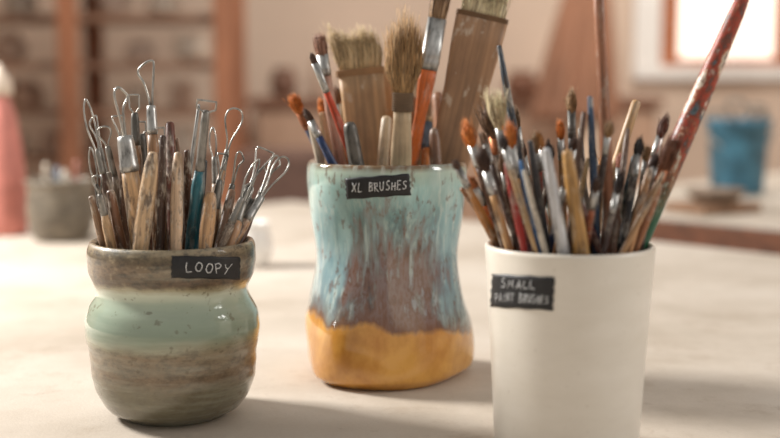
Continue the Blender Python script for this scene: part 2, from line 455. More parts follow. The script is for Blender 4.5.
def frame(base, top, twist=0.0):
    z = (top-base).normalized(); y = Vector((0, 1, 0)); y = (y-z*y.dot(z)).normalized(); x = y.cross(z)
    M = Matrix((x, y, z)).transposed().to_4x4() @ Matrix.Rotation(twist, 4, 'Z')
    M.translation = base
    return M
def strands(z0, L, bx0, by0, rx, ry, tx, ty, n, rs, splay=0.12, ragged=0.1, slant=0.0, lean=0.0):
    parts = []
    ph = random.uniform(0, 6)
    for i in range(n):
        a = random.uniform(0, 2*math.pi); q = math.sqrt(random.uniform(0.05, 1))
        cx, cy = q*math.cos(a), q*math.sin(a)
        ll = L*random.uniform(1-ragged*1.6, 1.0+ragged*0.4)*(1-0.10*(q if tx < rx*0.8 else 0))*(1+ragged*0.6*math.sin(cx*4+ph)+ragged*0.35*math.sin(cx*11+ph*2)+slant*cx)
        jx, jy = random.gauss(0, splay*rx), random.gauss(0, splay*ry)
        if random.random() < 0.08: jx *= 2.6
        P = []
        for k in range(6):
            t = k/5
            if t < 0.45: f = t/0.45; f = f*f*(3-2*f); wx = bx0+(rx-bx0)*f; wy = by0+(ry-by0)*f
            else: f = (t-0.45)/0.55; f = f*f; wx = rx+(tx-rx)*f; wy = ry+(ty-ry)*f
            P.append(Vector((cx*wx+jx*t*t+lean*L*t*t, cy*wy+jy*t*t, z0+ll*t)))
        parts.append(tube(P, [rs, rs, rs, rs*0.85, rs*0.65, rs*0.25], Vector((0.3, 1, 0.1)).normalized(), 3))
    return merge(parts)

HSTEEL = metalmat(); HDARK = metalmat((120, 116, 110), 0.4); HBRASS = metalmat((190, 140, 80), 0.35); HCOP = metalmat((170, 105, 70), 0.4)
HMID = metalmat((165, 160, 152), 0.38)
WIRE = metalmat((200, 196, 188), 0.25)

def finish(base, top, parts, name, label_, cat, group, twist=0.0):
    M = frame(base, top, twist)
    if len(parts) == 1:
        n, V, Fc, m = parts[0]
        o = add_mesh(name, V, Fc, m); o.matrix_world = M
    else:
        o = empty(name); o.matrix_world = M
        for n, V, Fc, m in parts: add_mesh(n, V, Fc, m, o)
    tag(o, label_, cat, group)
    return o

def brush(pot, rim_u, top, d, wb=0, lb=0, wf=0, lf=0, wh=10, hc=(180, 140, 90), bc=(200, 170, 130), fm=None, flat=1.0, tip=0.35,
          label_=None, group=None, name='paint_brush', rimw=None, mat=None, worn=0.35, splay=0.12, twist=0.0, wtop=None, binding=None, prad=None, ragged=0.08, nb=None, slant=0.0, lean=0.0):
    k = pot['y']/F
    rad = max(wh*0.5*k*min(1, flat*1.3), wf*0.5*k*min(1, flat*1.2))
    if prad: rad = prad*k
    base, tp = place(pot, rim_u, top, d, rad)
    Lt = (tp-base).length
    wb, lb, wf, lf, whm = wb*k/2, lb*k, wf*k/2, lf*k, wh*k/2
    parts = []
    hm = mat or wood(hc, worn)
    ry = lambda r: r*flat
    pw = 2.0 if flat > 0.6 else 3.5
    if lb == 0:
        r = whm; wt = (wtop*k/2 if wtop else r*0.35)
        secs = [(0, r*0.6, ry(r*0.6)), (Lt*0.1, r*0.8, ry(r*0.8)), (Lt*0.45, r, ry(r)), (Lt*0.7, r*0.95, ry(r*0.95)),
                (Lt*0.9, wt+(r-wt)*0.5, ry(wt+(r-wt)*0.5)), (Lt-wt*0.6, wt, ry(wt)), (Lt-wt*0.15, wt*0.75, ry(wt*0.75)), (Lt, wt*0.3, ry(wt*0.3))]
        V, Fc = loft(secs, 16, pw); parts.append(('handle', V, Fc, hm))
    else:
        zf = Lt-lb; zh = zf-lf
        rimr = (rimw*k/2 if rimw else None)
        rj = (wf*0.92 if lf > 0 else wb*0.8)
        if flat < 0.6 and wh > 25:
            lo_ = rimr or whm*0.8
            secs = [(0, lo_*0.75, 0.0028), (Lt*0.12, lo_*0.9, 0.0032), (Lt*0.35, lo_, 0.0034), (zh*0.8, (lo_+whm)/2, 0.0038), (zh*0.93, whm*0.97, 0.0042), (zh, whm, 0.0042)]
        else:
            secs = [(0, whm*0.42, ry(whm)*0.42), (zh*0.25, whm*0.7, ry(whm)*0.7), (zh*0.7, whm, max(ry(whm), whm*0.5)),
                    (zh*0.85, whm*0.97, max(ry(whm), whm*0.5)), (zh*0.96, max(rj, whm*0.7), ry(max(rj, whm*0.7))), (zh+0.0005, rj, ry(rj))]
        V, Fc = loft(secs, 18, pw); parts.append(('handle', V, Fc, hm))
        if lf > 0:
            g = 1.06
            if binding:
                secs = []; nn = 8 if lf > 0.009 else 4
                for i in range(nn*4+1):
                    z = zh+lf*i/(nn*4); b = 1.0+0.10*abs(math.sin(math.pi*i/4))
                    secs.append((z, wf*b*1.02, ry(wf)*b*1.05))
            else:
                secs = [(zh-0.001, wf*0.97, ry(wf*0.97)), (zh+lf*0.10, wf, ry(wf)), (zh+lf*0.13, wf*g, ry(wf*g)), (zh+lf*0.17, wf, ry(wf)),
                        (zh+lf*0.24, wf, ry(wf)), (zh+lf*0.27, wf*g, ry(wf*g)), (zh+lf*0.31, wf, ry(wf)), (zh+lf, (wf*0.6+min(wb, wf)*0.4), ry(wf*0.6+min(wb, wf)*0.4)*0.9)]
            V, Fc = loft(secs, 18, pw); parts.append(('ferrule' if not binding else 'cord_binding', V, Fc, fm or HSTEEL))
        r0 = min(wb, (wf if lf > 0 else wb))*0.92
        if lf == 0: r0 = wb*0.88
        t0 = wb*tip
        L1 = lean*lb
        secs = [(zf-0.002, r0, ry(r0)), (zf+lb*0.25, (r0+wb)/2*0.9, ry((r0+wb)/2)*0.85, L1*0.06), (zf+lb*0.5, wb*0.86, ry(wb)*0.7, L1*0.25), (zf+lb*0.66, (wb*0.4+t0*0.6)*0.68, ry(wb*0.4+t0*0.6)*0.4, L1*0.42), (zf+lb*0.74, t0*0.4, ry(t0)*0.2, L1*0.55)]
        V1, F1 = loft(secs, 14)
        n = nb or int(min(420, max(44, wb/k*12)))
        V2, F2 = strands(zf-0.001, lb, r0, ry(r0), wb*0.97, ry(wb)*0.95, t0, ry(t0), n, 0.0003 if wb/k > 6 else 0.00024, splay, ragged, slant, lean)
        V, Fc = merge([(V1, F1), (V2, F2)])
        parts.append(('bristles', V, Fc, bristlemat(bc)))
    return finish(base, tp, parts, name, label_ or 'used wooden paint brush standing in a ceramic vessel', 'brush', group, twist)

def loopshape(kind, w, h):
    hw = w/2
    if kind == 'tri': P = [(-0.08, 0), (-0.2, .25), (-0.55, .55), (-0.98, .72), (-0.95, .84), (-0.3, .97), (0.3, 1.0), (0.42, .92), (0.3, .6), (0.15, .25), (0.08, 0)]
    elif kind == 'round': P = [(-.1, 0), (-.25, .3), (-.75, .58), (-1, .76), (-.85, .92), (-.35, 1), (.35, 1), (.85, .92), (1, .76), (.75, .58), (.25, .3), (.1, 0)]
    elif kind == 'square': P = [(-.15, 0), (-.3, .2), (-.9, .4), (-1, .5), (-1, .95), (-.9, 1), (.9, 1), (1, .95), (1, .5), (.9, .4), (.3, .2), (.15, 0)]
    elif kind == 'leaf': P = [(-.1, 0), (-.5, .2), (-.95, .5), (-.8, .8), (-.3, .97), (0.1, 1), (.5, .8), (.6, .5), (.4, .2), (.1, 0)]
    elif kind == 'angle': P = [(-.1, 0), (-.12, .3), (-.5, .62), (-1, .9), (-.96, .97), (-.85, 1.0), (.85, 1.0), (.97, .97), (1, .9), (.5, .62), (.12, .3), (.1, 0)]
    elif kind == 'hook': P = [(-.1, 0), (-.3, .4), (-.6, .8), (-.4, .97), (.2, 1.0), (1, .86), (1.0, .78), (.3, .6), (.15, .3), (.1, 0)]
    else: P = [(-.25, 0), (-.8, .3), (-1, .6), (-.9, .85), (0, 1.0), (.9, .85), (1, .6), (.8, .3), (.25, 0)]
    out = []
    n = len(P)
    for i in range(n-1):
        p0 = P[max(0, i-1)]; p1 = P[i]; p2 = P[i+1]; p3 = P[min(n-1, i+2)]
        for q in range(5):
            t = q/5
            f = lambda a, b, c, d: 0.5*((2*b)+(-a+c)*t+(2*a-5*b+4*c-d)*t*t+(-a+3*b-3*c+d)*t**3)
            out.append((f(p0[0], p1[0], p2[0], p3[0])*hw, f(p0[1], p1[1], p2[1], p3[1])*h))
    out.append((P[-1][0]*hw, P[-1][1]*h))
    return out
def looptool(pot, rim_u, top, d, kind, w, h, wf, lf, wh, hc, twist=0.0, fm=None, ww=0.95, worn=0.75, bend=0.0, mat=None):
    k = pot['y']/F
    rad = wh*0.5*k
    base, tp = place(pot, rim_u, top, d, rad)
    Lt = (tp-base).length
    w, h, wf, lf, r = w*k, h*k, wf*k/2, lf*k, wh*k/2
    zf = Lt-h; zh = zf-lf
    parts = []
    secs = [(0, r*0.35, r*0.35), (zh*0.1, r*0.6, r*0.6), (zh*0.4, r*0.85, r*0.85), (zh*0.75, r, r), (zh*0.93, r*0.95, r*0.95), (zh, max(wf*0.9, r*0.7), max(wf*0.9, r*0.7))]
    V, Fc = loft(secs, 16); parts.append(('handle', V, Fc, mat or wood(hc, worn)))
    secs = [(zh-0.002, wf, wf), (zh+lf*0.08, wf*1.08, wf*1.08), (zh+lf*0.14, wf, wf), (zh+lf*0.8, wf*0.92, wf*0.92), (zh+lf*0.97, wf*0.8, wf*0.8), (zh+lf, wf*0.55, wf*0.55)]
    V, Fc = loft(secs, 16); parts.append(('ferrule', V, Fc, fm or HMID))
    P = [Vector((a, bend*h*(b/h)**2, zf-0.003+b*(h+0.003)/h)) for a, b in loopshape(kind, w, h)]
    V, Fc = tube(P, ww*k, Vector((0, 1, 0)), 8, False, 1.3)
    parts.append(('wire_loop', V, Fc, WIRE))
    return finish(base, tp, parts, 'loop_tool', 'clay trimming loop tool with bent steel wire head and worn handle', 'sculpting tool', 'trimming tools in the squat pot', twist)

LW = (196, 160, 120); LW2 = (170, 130, 96); DB = (88, 60, 45); GB = (122, 104, 88)
A = loopy
looptool(A, 158, (149, 61), 0.1, 'tri', 22, 44, 11, 26, 13, LW2, ww=1.2, fm=HSTEEL)
looptool(A, 141, (118, 88), -0.5, 'hook', 15, 46, 18, 32, 19, LW, ww=1.25, twist=0.5, fm=HSTEEL)
looptool(A, 119, (86, 100), 0.0, 'leaf', 11, 50, 7, 24, 10, DB, twist=0.4)
looptool(A, 106, (91, 148), -0.2, 'leaf', 8, 36, 6, 24, 10, GB, fm=HDARK)
looptool(A, 129, (103, 127), 0.3, 'round', 14, 20, 7, 30, 10, GB)
looptool(A, 140, (134, 95), 0.5, 'square', 10, 18, 9, 30, 12, LW2, fm=HDARK)
looptool(A, 192, (207, 101), -0.3, 'square', 18, 9, 9, 60, 14, (38, 104, 116), worn=0.35)
looptool(A, 208, (236, 109), 0.3, 'round', 18, 42, 6, 22, 10, LW2, twist=0.4)
looptool(A, 224, (266, 150), 0.0, 'angle', 18, 42, 8, 28, 12, GB)
looptool(A, 232, (286, 158), 0.0, 'round', 14, 50, 9, 28, 11, LW2, fm=HSTEEL)
looptool(A, 220, (240, 152), 0.5, 'hook', 10, 34, 7, 28, 10, DB)
looptool(A, 211, (223, 154), -0.3, 'angle', 10, 26, 8, 30, 12, LW2)
looptool(A, 236, (264, 168), -0.4, 'oval', 10, 36, 10, 24, 11, GB)
looptool(A, 218, (213, 128), 0.7, 'leaf', 9, 30, 7, 28, 10, LW)
looptool(A, 132, (118, 116), 0.7, 'angle', 12, 26, 8, 28, 10, LW)
looptool(A, 148, (141, 122), 0.2, 'square', 9, 12, 10, 34, 12, (150, 84, 60), fm=HDARK)
looptool(A, 168, (160, 128), 0.6, 'square', 9, 12, 7, 30, 10, GB)
looptool(A, 229, (250, 184), -0.6, 'oval', 9, 20, 9, 22, 12, LW2)
looptool(A, 112, (96, 176), -0.6, 'round', 9, 18, 7, 20, 10, LW)
looptool(A, 240, (277, 156), 0.4, 'hook', 12, 44, 7, 26, 9, DB)
looptool(A, 226, (259, 160), 0.6, 'leaf', 10, 40, 7, 26, 9, GB)
looptool(A, 116, (94, 116), 0.5, 'tri', 12, 34, 6, 26, 8, GB)
G1 = 'trimming tools in the squat pot'
def stick(pot, rim, top, d, w, c, lab, nm='modeling_tool', wtop=None, flat=1.0, mat=None, group=G1, worn=0.8, prad=None):
    return brush(pot, rim, top, d, wh=w, hc=c, wtop=wtop, flat=flat, mat=mat, label_=lab, name=nm, group=group, worn=worn, prad=prad)
def totool(o): o['category'] = 'sculpting tool'
totool(stick(A, 173, (170, 122), -0.1, 11, (110, 62, 45), 'slim dark reddish brown wooden modelling tool', wtop=9))
totool(stick(A, 181, (199, 104), 0.2, 5, (180, 180, 178), 'thin steel needle tool', nm='needle_tool', wtop=3, mat=HSTEEL))
totool(stick(A, 140, (153, 152), -0.85, 17, (200, 168, 132), 'thick pale wooden tool handle with rounded end', wtop=9))
totool(stick(A, 176, (178, 152), -0.8, 13, (206, 174, 142), 'pale wooden modelling tool', wtop=8))
totool(stick(A, 205, (211, 192), -0.85, 15, (196, 154, 112), 'short thick pale wooden tool handle', wtop=11))
totool(stick(A, 160, (163, 135), 0.4, 9, (80, 58, 46), 'dark brown wooden modelling tool', wtop=6))
totool(stick(A, 113, (108, 172), -0.4, 10, (180, 172, 160), 'weathered white painted tool handle', wtop=7))
totool(stick(A, 189, (187, 150), -0.4, 9, (90, 60, 45), 'dark stained wooden modelling tool', wtop=6))
totool(stick(A, 220, (232, 190), -0.75, 11, (140, 105, 80), 'short brown wooden tool handle', wtop=8))
totool(stick(A, 125, (122, 150), -0.1, 9, (95, 70, 55), 'slim dark wooden modelling tool', wtop=6))
totool(stick(A, 162, (158, 170), -0.6, 11, (158, 118, 84), 'clay-stained wooden modelling tool', wtop=7))
totool(stick(A, 197, (205, 160), 0.0, 8, (70, 70, 72), 'thin dark grey modelling tool', wtop=5))
totool(stick(A, 122, (110, 190), -0.75, 11, (120, 84, 62), 'short brown clay-stained tool handle', wtop=8))
totool(stick(A, 152, (133, 175), 0.1, 9, (166, 122, 90), 'slim wooden modelling tool', wtop=6))
totool(stick(A, 238, (250, 196), -0.6, 8, (90, 80, 74), 'thin dark brown modelling tool', wtop=5))
totool(stick(A, 184, (176, 138), 0.7, 8, (120, 90, 70), 'thin brown clay-stained modelling tool', wtop=5))
totool(stick(A, 212, (222, 172), 0.2, 8, (84, 64, 52), 'thin dark clay-stained modelling tool', wtop=5))
totool(stick(A, 104, (91, 196), 0.0, 9, (150, 116, 88), 'slim clay-stained wooden tool handle', wtop=6))
totool(stick(A, 199, (194, 178), -0.7, 10, (150, 112, 82), 'clay-stained wooden modelling tool', wtop=7))

G2 = 'brushes in the tall vase'
B_ = xl
CREAM = (214, 194, 158); GING = (196, 112, 42); DKB = (78, 54, 40); TAN = (184, 148, 104)
brush(B_, 370, (356, 27), 0.35, wb=53, lb=42, wf=47, lf=7, wh=46, rimw=42, hc=(182, 146, 108), bc=(204, 178, 138), fm=simple((160, 124, 88), 0.8), flat=0.2, tip=1.0, binding=True, prad=10,
      label_='broad flat hake brush with cream bristles and wooden paddle handle', group=G2, splay=0.14, ragged=0.18, slant=-0.08, lean=-0.14, twist=0.1, mat=plankwood((192, 156, 116)), nb=420)
brush(B_, 401, (405, 17), -0.5, wb=38, lb=72, wf=19, lf=18, wh=21, hc=(196, 170, 134), bc=TAN, fm=simple((112, 90, 68), 0.85), tip=0.95, binding=True, flat=0.6,
      label_='round mop brush, tan bristles bound with dark cord onto pale wood', group=G2, splay=0.16, ragged=0.16, mat=plankwood((206, 180, 144)), nb=420)
brush(B_, 412, (443, -14), 0.0, wb=21, lb=32, wf=19, lf=50, wh=12, hc=(214, 106, 38), bc=(150, 120, 90), flat=0.5, tip=0.9, label_='flat paint brush with steel ferrule and bright orange handle', group=G2, worn=0.3, twist=0.3)
brush(B_, 459, (489, -12), 0.1, wb=48, lb=26, wf=48, lf=5, wh=52, rimw=36, hc=(150, 116, 90), bc=CREAM, fm=simple((120, 90, 62), 0.8), flat=0.18, tip=1.0, binding=True, prad=10,
      label_='large flat brush with weathered brown wooden paddle handle and cream bristles', group=G2, splay=0.14, mat=plankwood((160, 122, 90)))
brush(B_, 356, (310, 51), -0.3, wb=7, lb=12, wf=7, lf=30, wh=9, hc=(196, 66, 30), bc=DKB, label_='slim artist brush with steel ferrule and red-orange handle', group=G2, worn=0.25)
brush(B_, 326, (290, 92), 0.1, wb=13, lb=22, wf=10, lf=18, wh=10, hc=(34, 52, 92), bc=GING, fm=HCOP, label_='ginger-haired brush with copper ferrule and navy handle', group=G2, splay=0.25)
brush(B_, 334, (303, 106), -0.6, wb=8, lb=16, wf=8, lf=16, wh=9, hc=(28, 54, 100), bc=DKB, label_='dark-tipped brush with navy blue handle', group=G2, worn=0.2)
brush(B_, 343, (319, 96), 0.6, wb=13, lb=24, wf=12, lf=16, wh=13, hc=(214, 130, 60), bc=GING, fm=HBRASS, label_='orange wooden brush with brass ferrule', group=G2)
stick(B_, 357, (349, 122), -0.65, 15, (70, 66, 62), 'short dark metal spatula handle', nm='palette_knife', wtop=12, mat=HDARK, group=G2)
stick(B_, 423, (419, 72), 0.6, 22, (210, 190, 160), 'pale bone coloured flat wooden handle', wtop=20, flat=0.4, group=G2, nm='wooden_spatula', mat=plankwood((206, 186, 156)))
brush(B_, 427, (427, 116), -0.2, wb=12, lb=8, wf=12, lf=28, wh=12, hc=(206, 122, 56), bc=(170, 140, 100), fm=metalmat((140, 148, 160), 0.35), tip=0.9, label_='stubby brush with bluish steel ferrule and orange handle', group=G2)
brush(B_, 340, (318, 30), 0.85, wb=14, lb=24, wf=12, lf=20, wh=13, hc=(196, 150, 130), bc=(150, 110, 90), tip=0.7, label_='dusty pink handled brush with brown bristles', group=G2)
stick(B_, 444, (437, 92), 0.6, 15, (160, 112, 80), 'brown round wooden brush handle', nm='paint_brush', wtop=11, group=G2, worn=0.3)
stick(B_, 388, (384, 70), 0.8, 24, (190, 152, 112), 'flat pale wooden brush handle behind the mop brush', nm='paint_brush', wtop=20, flat=0.4, group=G2, mat=plankwood((178, 140, 104)))
stick(B_, 330, (322, 112), -0.2, 10, (200, 160, 120), 'short natural wooden brush handle', nm='paint_brush', wtop=7, group=G2, worn=0.4)
stick(B_, 436, (434, 128), 0.0, 12, (120, 82, 58), 'short dark wooden brush handle', nm='paint_brush', wtop=9, group=G2, worn=0.4)
brush(B_, 348, (335, 84), 0.2, wb=12, lb=20, wf=11, lf=18, wh=11, hc=(168, 116, 78), bc=(120, 84, 60), label_='brown-haired brush with natural handle', group=G2)
stick(B_, 383, (387, 116), -0.1, 13, (206, 180, 146), 'short pale wooden brush handle', nm='paint_brush', wtop=11, group=G2, worn=0.5)
stick(B_, 321, (311, 124), 0.3, 9, (212, 196, 176), 'short whitish wooden brush handle', nm='paint_brush', wtop=7, group=G2, worn=0.3)
stick(B_, 407, (412, 96), 0.4, 13, (176, 128, 90), 'short brown wooden brush handle', nm='paint_brush', wtop=10, group=G2, worn=0.3)

G3 = 'small brushes in the ivory cup'
C = cup
def sb(rim, top, d, wb, lb, wf, lf, wh, hc, bc, lab, **kw):
    kw.setdefault('worn', 0.6); kw.setdefault('ragged', 0.16); kw.setdefault('splay', 0.24); kw.setdefault('tip', 0.5)
    return brush(C, rim, top, d, wb=wb*0.85, lb=lb, wf=wf*0.88, lf=lf, wh=wh*0.84, hc=hc, bc=bc, label_=lab, group=G3, **kw)
brush(C, 649, (757, -34), 0.0, wh=23, hc=(170, 60, 40), label_='long brush handle spattered with red, white and green paint', group=G3, mat=splattermat(), wtop=9)
stick(C, 611, (598, -20), -0.25, 12, (158, 104, 74), 'long thick reddish brown wooden brush handle', nm='paint_brush', wtop=11, group=G3, worn=0.3)
stick(C, 582, (567, 150), -0.8, 16, (188, 142, 82), 'thick ochre varnished wooden brush handle', nm='paint_brush', wtop=10, group=G3, worn=0.5)
stick(C, 564, (546, 148), -0.75, 13, (204, 204, 206), 'pale grey painted brush handle', nm='paint_brush', wtop=7, group=G3, worn=0.6)
stick(C, 547, (530, 140), -0.6, 10, (38, 36, 40), 'black lacquered brush handle', nm='paint_brush', wtop=5, group=G3, worn=0.3)
stick(C, 534, (499, 45), 0.3, 10, (60, 68, 78), 'slate coloured tapering brush handle', nm='paint_brush', wtop=5, group=G3)
stick(C, 597, (590, 96), -0.3, 9, (44, 66, 92), 'navy painted brush handle with paint marks', nm='paint_brush', wtop=5, group=G3, worn=0.5)
stick(C, 592, (637, 100), 0.5, 12, (204, 164, 118), 'natural wooden brush handle', nm='paint_brush', wtop=10, group=G3, worn=0.3)
sb(498, (453, 158), 0.0, 10, 12, 8, 22, 11, (178, 120, 62), DKB, 'small dark-tipped brush with ochre wooden handle')
sb(506, (463, 118), 0.2, 18, 28, 11, 22, 11, (90, 58, 40), GING, 'ginger-haired brush with steel ferrule and brown handle', splay=0.3)
sb(510, (478, 142), -0.3, 17, 28, 11, 24, 10, (190, 145, 95), DKB, 'dark-haired brush with natural wooden handle', splay=0.3)
sb(519, (494, 90), 0.6, 22, 38, 12, 24, 11, (60, 45, 40), CREAM, 'cream-haired brush with dark handle', splay=0.35, tip=0.8)
sb(525, (508, 119), -0.6, 15, 26, 11, 32, 12, (218, 154, 58), GING, 'ginger-haired brush with steel ferrule and golden yellow handle', splay=0.28)
sb(513, (486, 100), 0.35, 25, 38, 14, 18, 12, (70, 46, 36), (104, 76, 54), 'fluffy dark brown mop brush with copper ferrule', fm=HCOP, tip=0.95, splay=0.4)
sb(574, (571, 85), 0.35, 14, 26, 10, 26, 11, (70, 60, 55), (150, 116, 80), 'tan-haired brush with dark ferrule', fm=HDARK)
sb(634, (677, 130), -0.5, 20, 40, 12, 14, 14, (142, 92, 58), (112, 68, 44), 'brown-haired brush with brown wooden handle', fm=HCOP, tip=0.6)
sb(627, (668, 111), 0.35, 13, 26, 9, 20, 10, (100, 66, 46), (90, 52, 36), 'slim brown-haired brush with wooden handle')
sb(621, (641, 134), -0.45, 12, 22, 10, 22, 11, (36, 32, 32), (46, 36, 32), 'black brush with steel ferrule')
sb(617, (620, 150), 0.3, 10, 18, 9, 22, 10, (42, 112, 84), (170, 110, 90), 'brush with green painted handle')
stick(C, 521, (506, 162), -0.85, 8, (160, 42, 36), 'red painted brush handle', nm='paint_brush', wtop=5, group=G3, worn=0.6)
stick(C, 538, (521, 160), -0.8, 8, (52, 104, 156), 'blue painted brush handle', nm='paint_brush', wtop=5, group=G3, worn=0.6)
sb(553, (549, 138), 0.1, 12, 22, 9, 22, 10, (190, 150, 100), (52, 42, 38), 'black-haired brush with natural wooden handle')
sb(564, (560, 116), 0.6, 11, 22, 8, 22, 9, (180, 130, 80), GING, 'slim ginger-haired brush with wooden handle')
stick(C, 587, (580, 128), 0.5, 8, (74, 56, 48), 'dark brown brush handle', nm='paint_brush', wtop=5, group=G3)
sb(605, (608, 138), 0.1, 11, 20, 9, 24, 10, (88, 60, 48), (140, 110, 80), 'tan-haired brush with steel ferrule')
sb(640, (657, 150), 0.3, 10, 16, 8, 18, 9, (62, 46, 40), (60, 40, 32), 'dark brown slim brush')
sb(507, (468, 174), -0.5, 11, 16, 9, 20, 10, (206, 108, 42), (150, 90, 50), 'short brush with orange handle')
sb(531, (514, 104), 0.8, 13, 24, 10, 20, 10, (110, 80, 60), (120, 92, 66), 'brush with brown bristles')
stick(C, 556, (542, 172), -0.3, 8, (46, 110, 116), 'teal painted brush handle', nm='paint_brush', wtop=5, group=G3)
sb(601, (600, 160), 0.75, 12, 20, 10, 20, 10, (160, 110, 70), (120, 90, 60), 'brown-haired brush with wooden handle')
stick(C, 628, (650, 168), -0.1, 9, (176, 128, 84), 'worn natural wooden brush handle', nm='paint_brush', wtop=6, group=G3)
sb(543, (535, 128), 0.5, 13, 24, 10, 20, 10, (180, 70, 50), (150, 120, 88), 'brush with faded red handle', splay=0.3)
extra = [(503, (487, 172), (206, 170, 120)), (516, (500, 150), (88, 56, 40)), (528, (523, 178), (150, 40, 48)), (536, (552, 158), (92, 60, 44)),
         (549, (568, 170), (46, 60, 96)), (560, (538, 128), (120, 84, 60)), (571, (588, 158), (196, 160, 112)), (576, (560, 140), (36, 34, 38)),
         (585, (598, 176), (160, 84, 50)), (594, (578, 152), (208, 200, 190)), (603, (622, 168), (64, 44, 38)), (610, (590, 138), (120, 100, 84)),
         (616, (634, 156), (60, 96, 110)), (624, (612, 176), (140, 96, 64)), (634, (648, 142), (90, 60, 46)), (638, (664, 172), (170, 130, 90)),
         (519, (480, 128), (70, 48, 40)), (541, (520, 136), (150, 108, 76)), (568, (584, 112), (96, 70, 56)), (588, (606, 150), (196, 150, 100)), (600, (566, 168), (120, 40, 36)), (546, (524, 170), (206, 196, 180)),
         (510, (474, 160), (50, 44, 46)), (557, (576, 134), (168, 120, 80)), (613, (628, 128), (110, 74, 52)), (530, (500, 132), (184, 150, 108)), (592, (610, 118), (70, 60, 60)), (499, (461, 188), (150, 100, 60))]
rr_ = random.Random(5)
for i, (ru, tp, c) in enumerate(extra):
    d = rr_.uniform(-0.7, 0.8)
    if i % 3 == 0: stick(C, ru, tp, d, 7, c, 'slim worn paint brush handle with paint stains', nm='paint_brush', wtop=4.5, group=G3, worn=0.6)
    else: sb(ru, tp, d, rr_.uniform(8, 12), rr_.uniform(14, 24), 7.5, 20, 8, c, rr_.choice([DKB, (50, 38, 34), (150, 116, 80), (176, 120, 66), (120, 92, 68)]), 'slim worn paint brush with stained handle and used bristles', splay=0.32)

# ------------------------------------------------------------ main table (canvas topped, seen corner-on)
def canvasmat():
    m, nt, N, L, B = newmat('canvas_table_cover')
    v = coords(N, L, (1, 1, 1))
    n = noise(N, L, v, 4.0, 6, 0.65)
    c = ramp(N, L, n, [(0.32, (176, 163, 146)), (0.5, (200, 188, 173)), (0.68, (214, 204, 191))])
    w = noise(N, L, v, 420.0, 2, 0.6)
    c = mix(N, L, math_(N, L, 'MULTIPLY', w, 0.3), c, S((168, 152, 136)))
    st = noise(N, L, v, 14.0, 6, 0.75)
    c = mix(N, L, math_(N, L, 'MULTIPLY', ramp(N, L, st, [(0.54, (0, 0, 0)), (0.70, (255, 255, 255))]), 0.5), c, S((156, 136, 114)))
    s2 = noise(N, L, v, 60.0, 4, 0.7)
    c = mix(N, L, math_(N, L, 'MULTIPLY', ramp(N, L, s2, [(0.62, (0, 0, 0)), (0.70, (255, 255, 255))]), 0.25), c, S((150, 130, 110)))
    L.new(c, B.inputs['Base Color']); B.inputs['Roughness'].default_value = 0.75
    bump(N, L, B, w, 0.35, 0.0007)
    return m
def table(name, corner, d1, l1, d2, l2, ztop, topmat, edgemat, legz, th=0.035):
    d1 = Vector(d1).normalized(); d2 = Vector(d2).normalized()
    t = empty(name, (corner[0], corner[1], legz))
    cr = d1.x*d2.y-d1.y*d2.x
    FB = [(3,2,1,0),(4,5,6,7),(0,1,5,4),(1,2,6,5),(2,3,7,6),(3,0,4,7)]
    if cr < 0: FB = [tuple(reversed(f)) for f in FB]
    def prism(nm, quads, z0, z1, mat, bev=True):
        P = [d1*a+d2*b for a, b in quads]
        V = [(p.x, p.y, z0-legz) for p in P]+[(p.x, p.y, z1-legz) for p in P]
        o = add_mesh(nm, V, FB, mat, t, None, False)
        if bev:
            b = o.modifiers.new('bevel', 'BEVEL'); b.width = 0.003; b.segments = 2
    prism('table_cover', ((0,0),(l1,0),(l1,l2),(0,l2)), ztop-0.004, ztop, topmat)
    i = 0.001
    prism('tabletop', ((i,i),(l1-i,i),(l1-i,l2-i),(i,l2-i)), ztop-th, ztop-0.0041, edgemat)
    for a in (0.06, l1-0.12):
        for b in (0.06, l2-0.12):
            prism('leg', ((a,b),(a+0.06,b),(a+0.06,b+0.06),(a,b+0.06)), legz, ztop-th-0.0005, edgemat, False)
    return t
ZF = -0.75
WOODE = simple((112, 68, 44), 0.6, 0, 0.25, (6, 60, 60))
cv = canvasmat()
t1 = table('worktable', (-0.18, 2.2, 0), (0.70, -0.714, 0), 2.6, (-0.714, -0.70, 0), 2.6, 0.0, cv, simple((206, 192, 172), 0.7, 0, 0.1), ZF)
tag(t1, 'large studio worktable covered in pale canvas', 'table')
t2 = table('worktable', (0.20, 2.17, 0), (0.70, -0.714, 0), 1.6, (0.714, 0.70, 0), 1.1, 0.0, cv, WOODE, ZF, 0.045)
tag(t2, 'second studio table with pale top and dark brown wooden edge', 'table')

# ------------------------------------------------------------ objects further back
def turned(name, x, y, z, prof, mat, lab, cat, group=None, seg=40):
    V, Fc = lathe(prof, seg); o = add_mesh(name, V, Fc, mat, None, (x, y, z)); tag(o, lab, cat, group); return o
def potprof(R, H, neck=0.7, belly=1.0, foot=0.7, t=0.004):
    out = [(R*foot*0.9, 0), (R*foot, 0.003)]
    tab = [(0.003, R*foot), (H*0.4, R*belly), (H*0.75, R*(belly+neck)/2), (H*0.88, R*neck), (H, R*neck*1.08)]
    zs = [0.006+(H-0.006)*i/20 for i in range(21)]
    out += [(interp(tab, z), z) for z in zs]
    out += [(interp(tab, H)-t/2, H+t/2)]
    out += [(interp(tab, z)-t, z) for z in reversed(zs)]
    out += [(0.001, 0.006)]
    return out
gx = at(62, 240, 1.66)
pt = turned('ceramic_pot', gx.x, 1.66, 0, potprof(0.047, 0.083, 0.95, 0.98, 0.8), simple((112, 102, 88), 0.5, 0, 0.25, (40, 40, 80)), 'small grey-green stoneware pot with tool handles', 'pot')
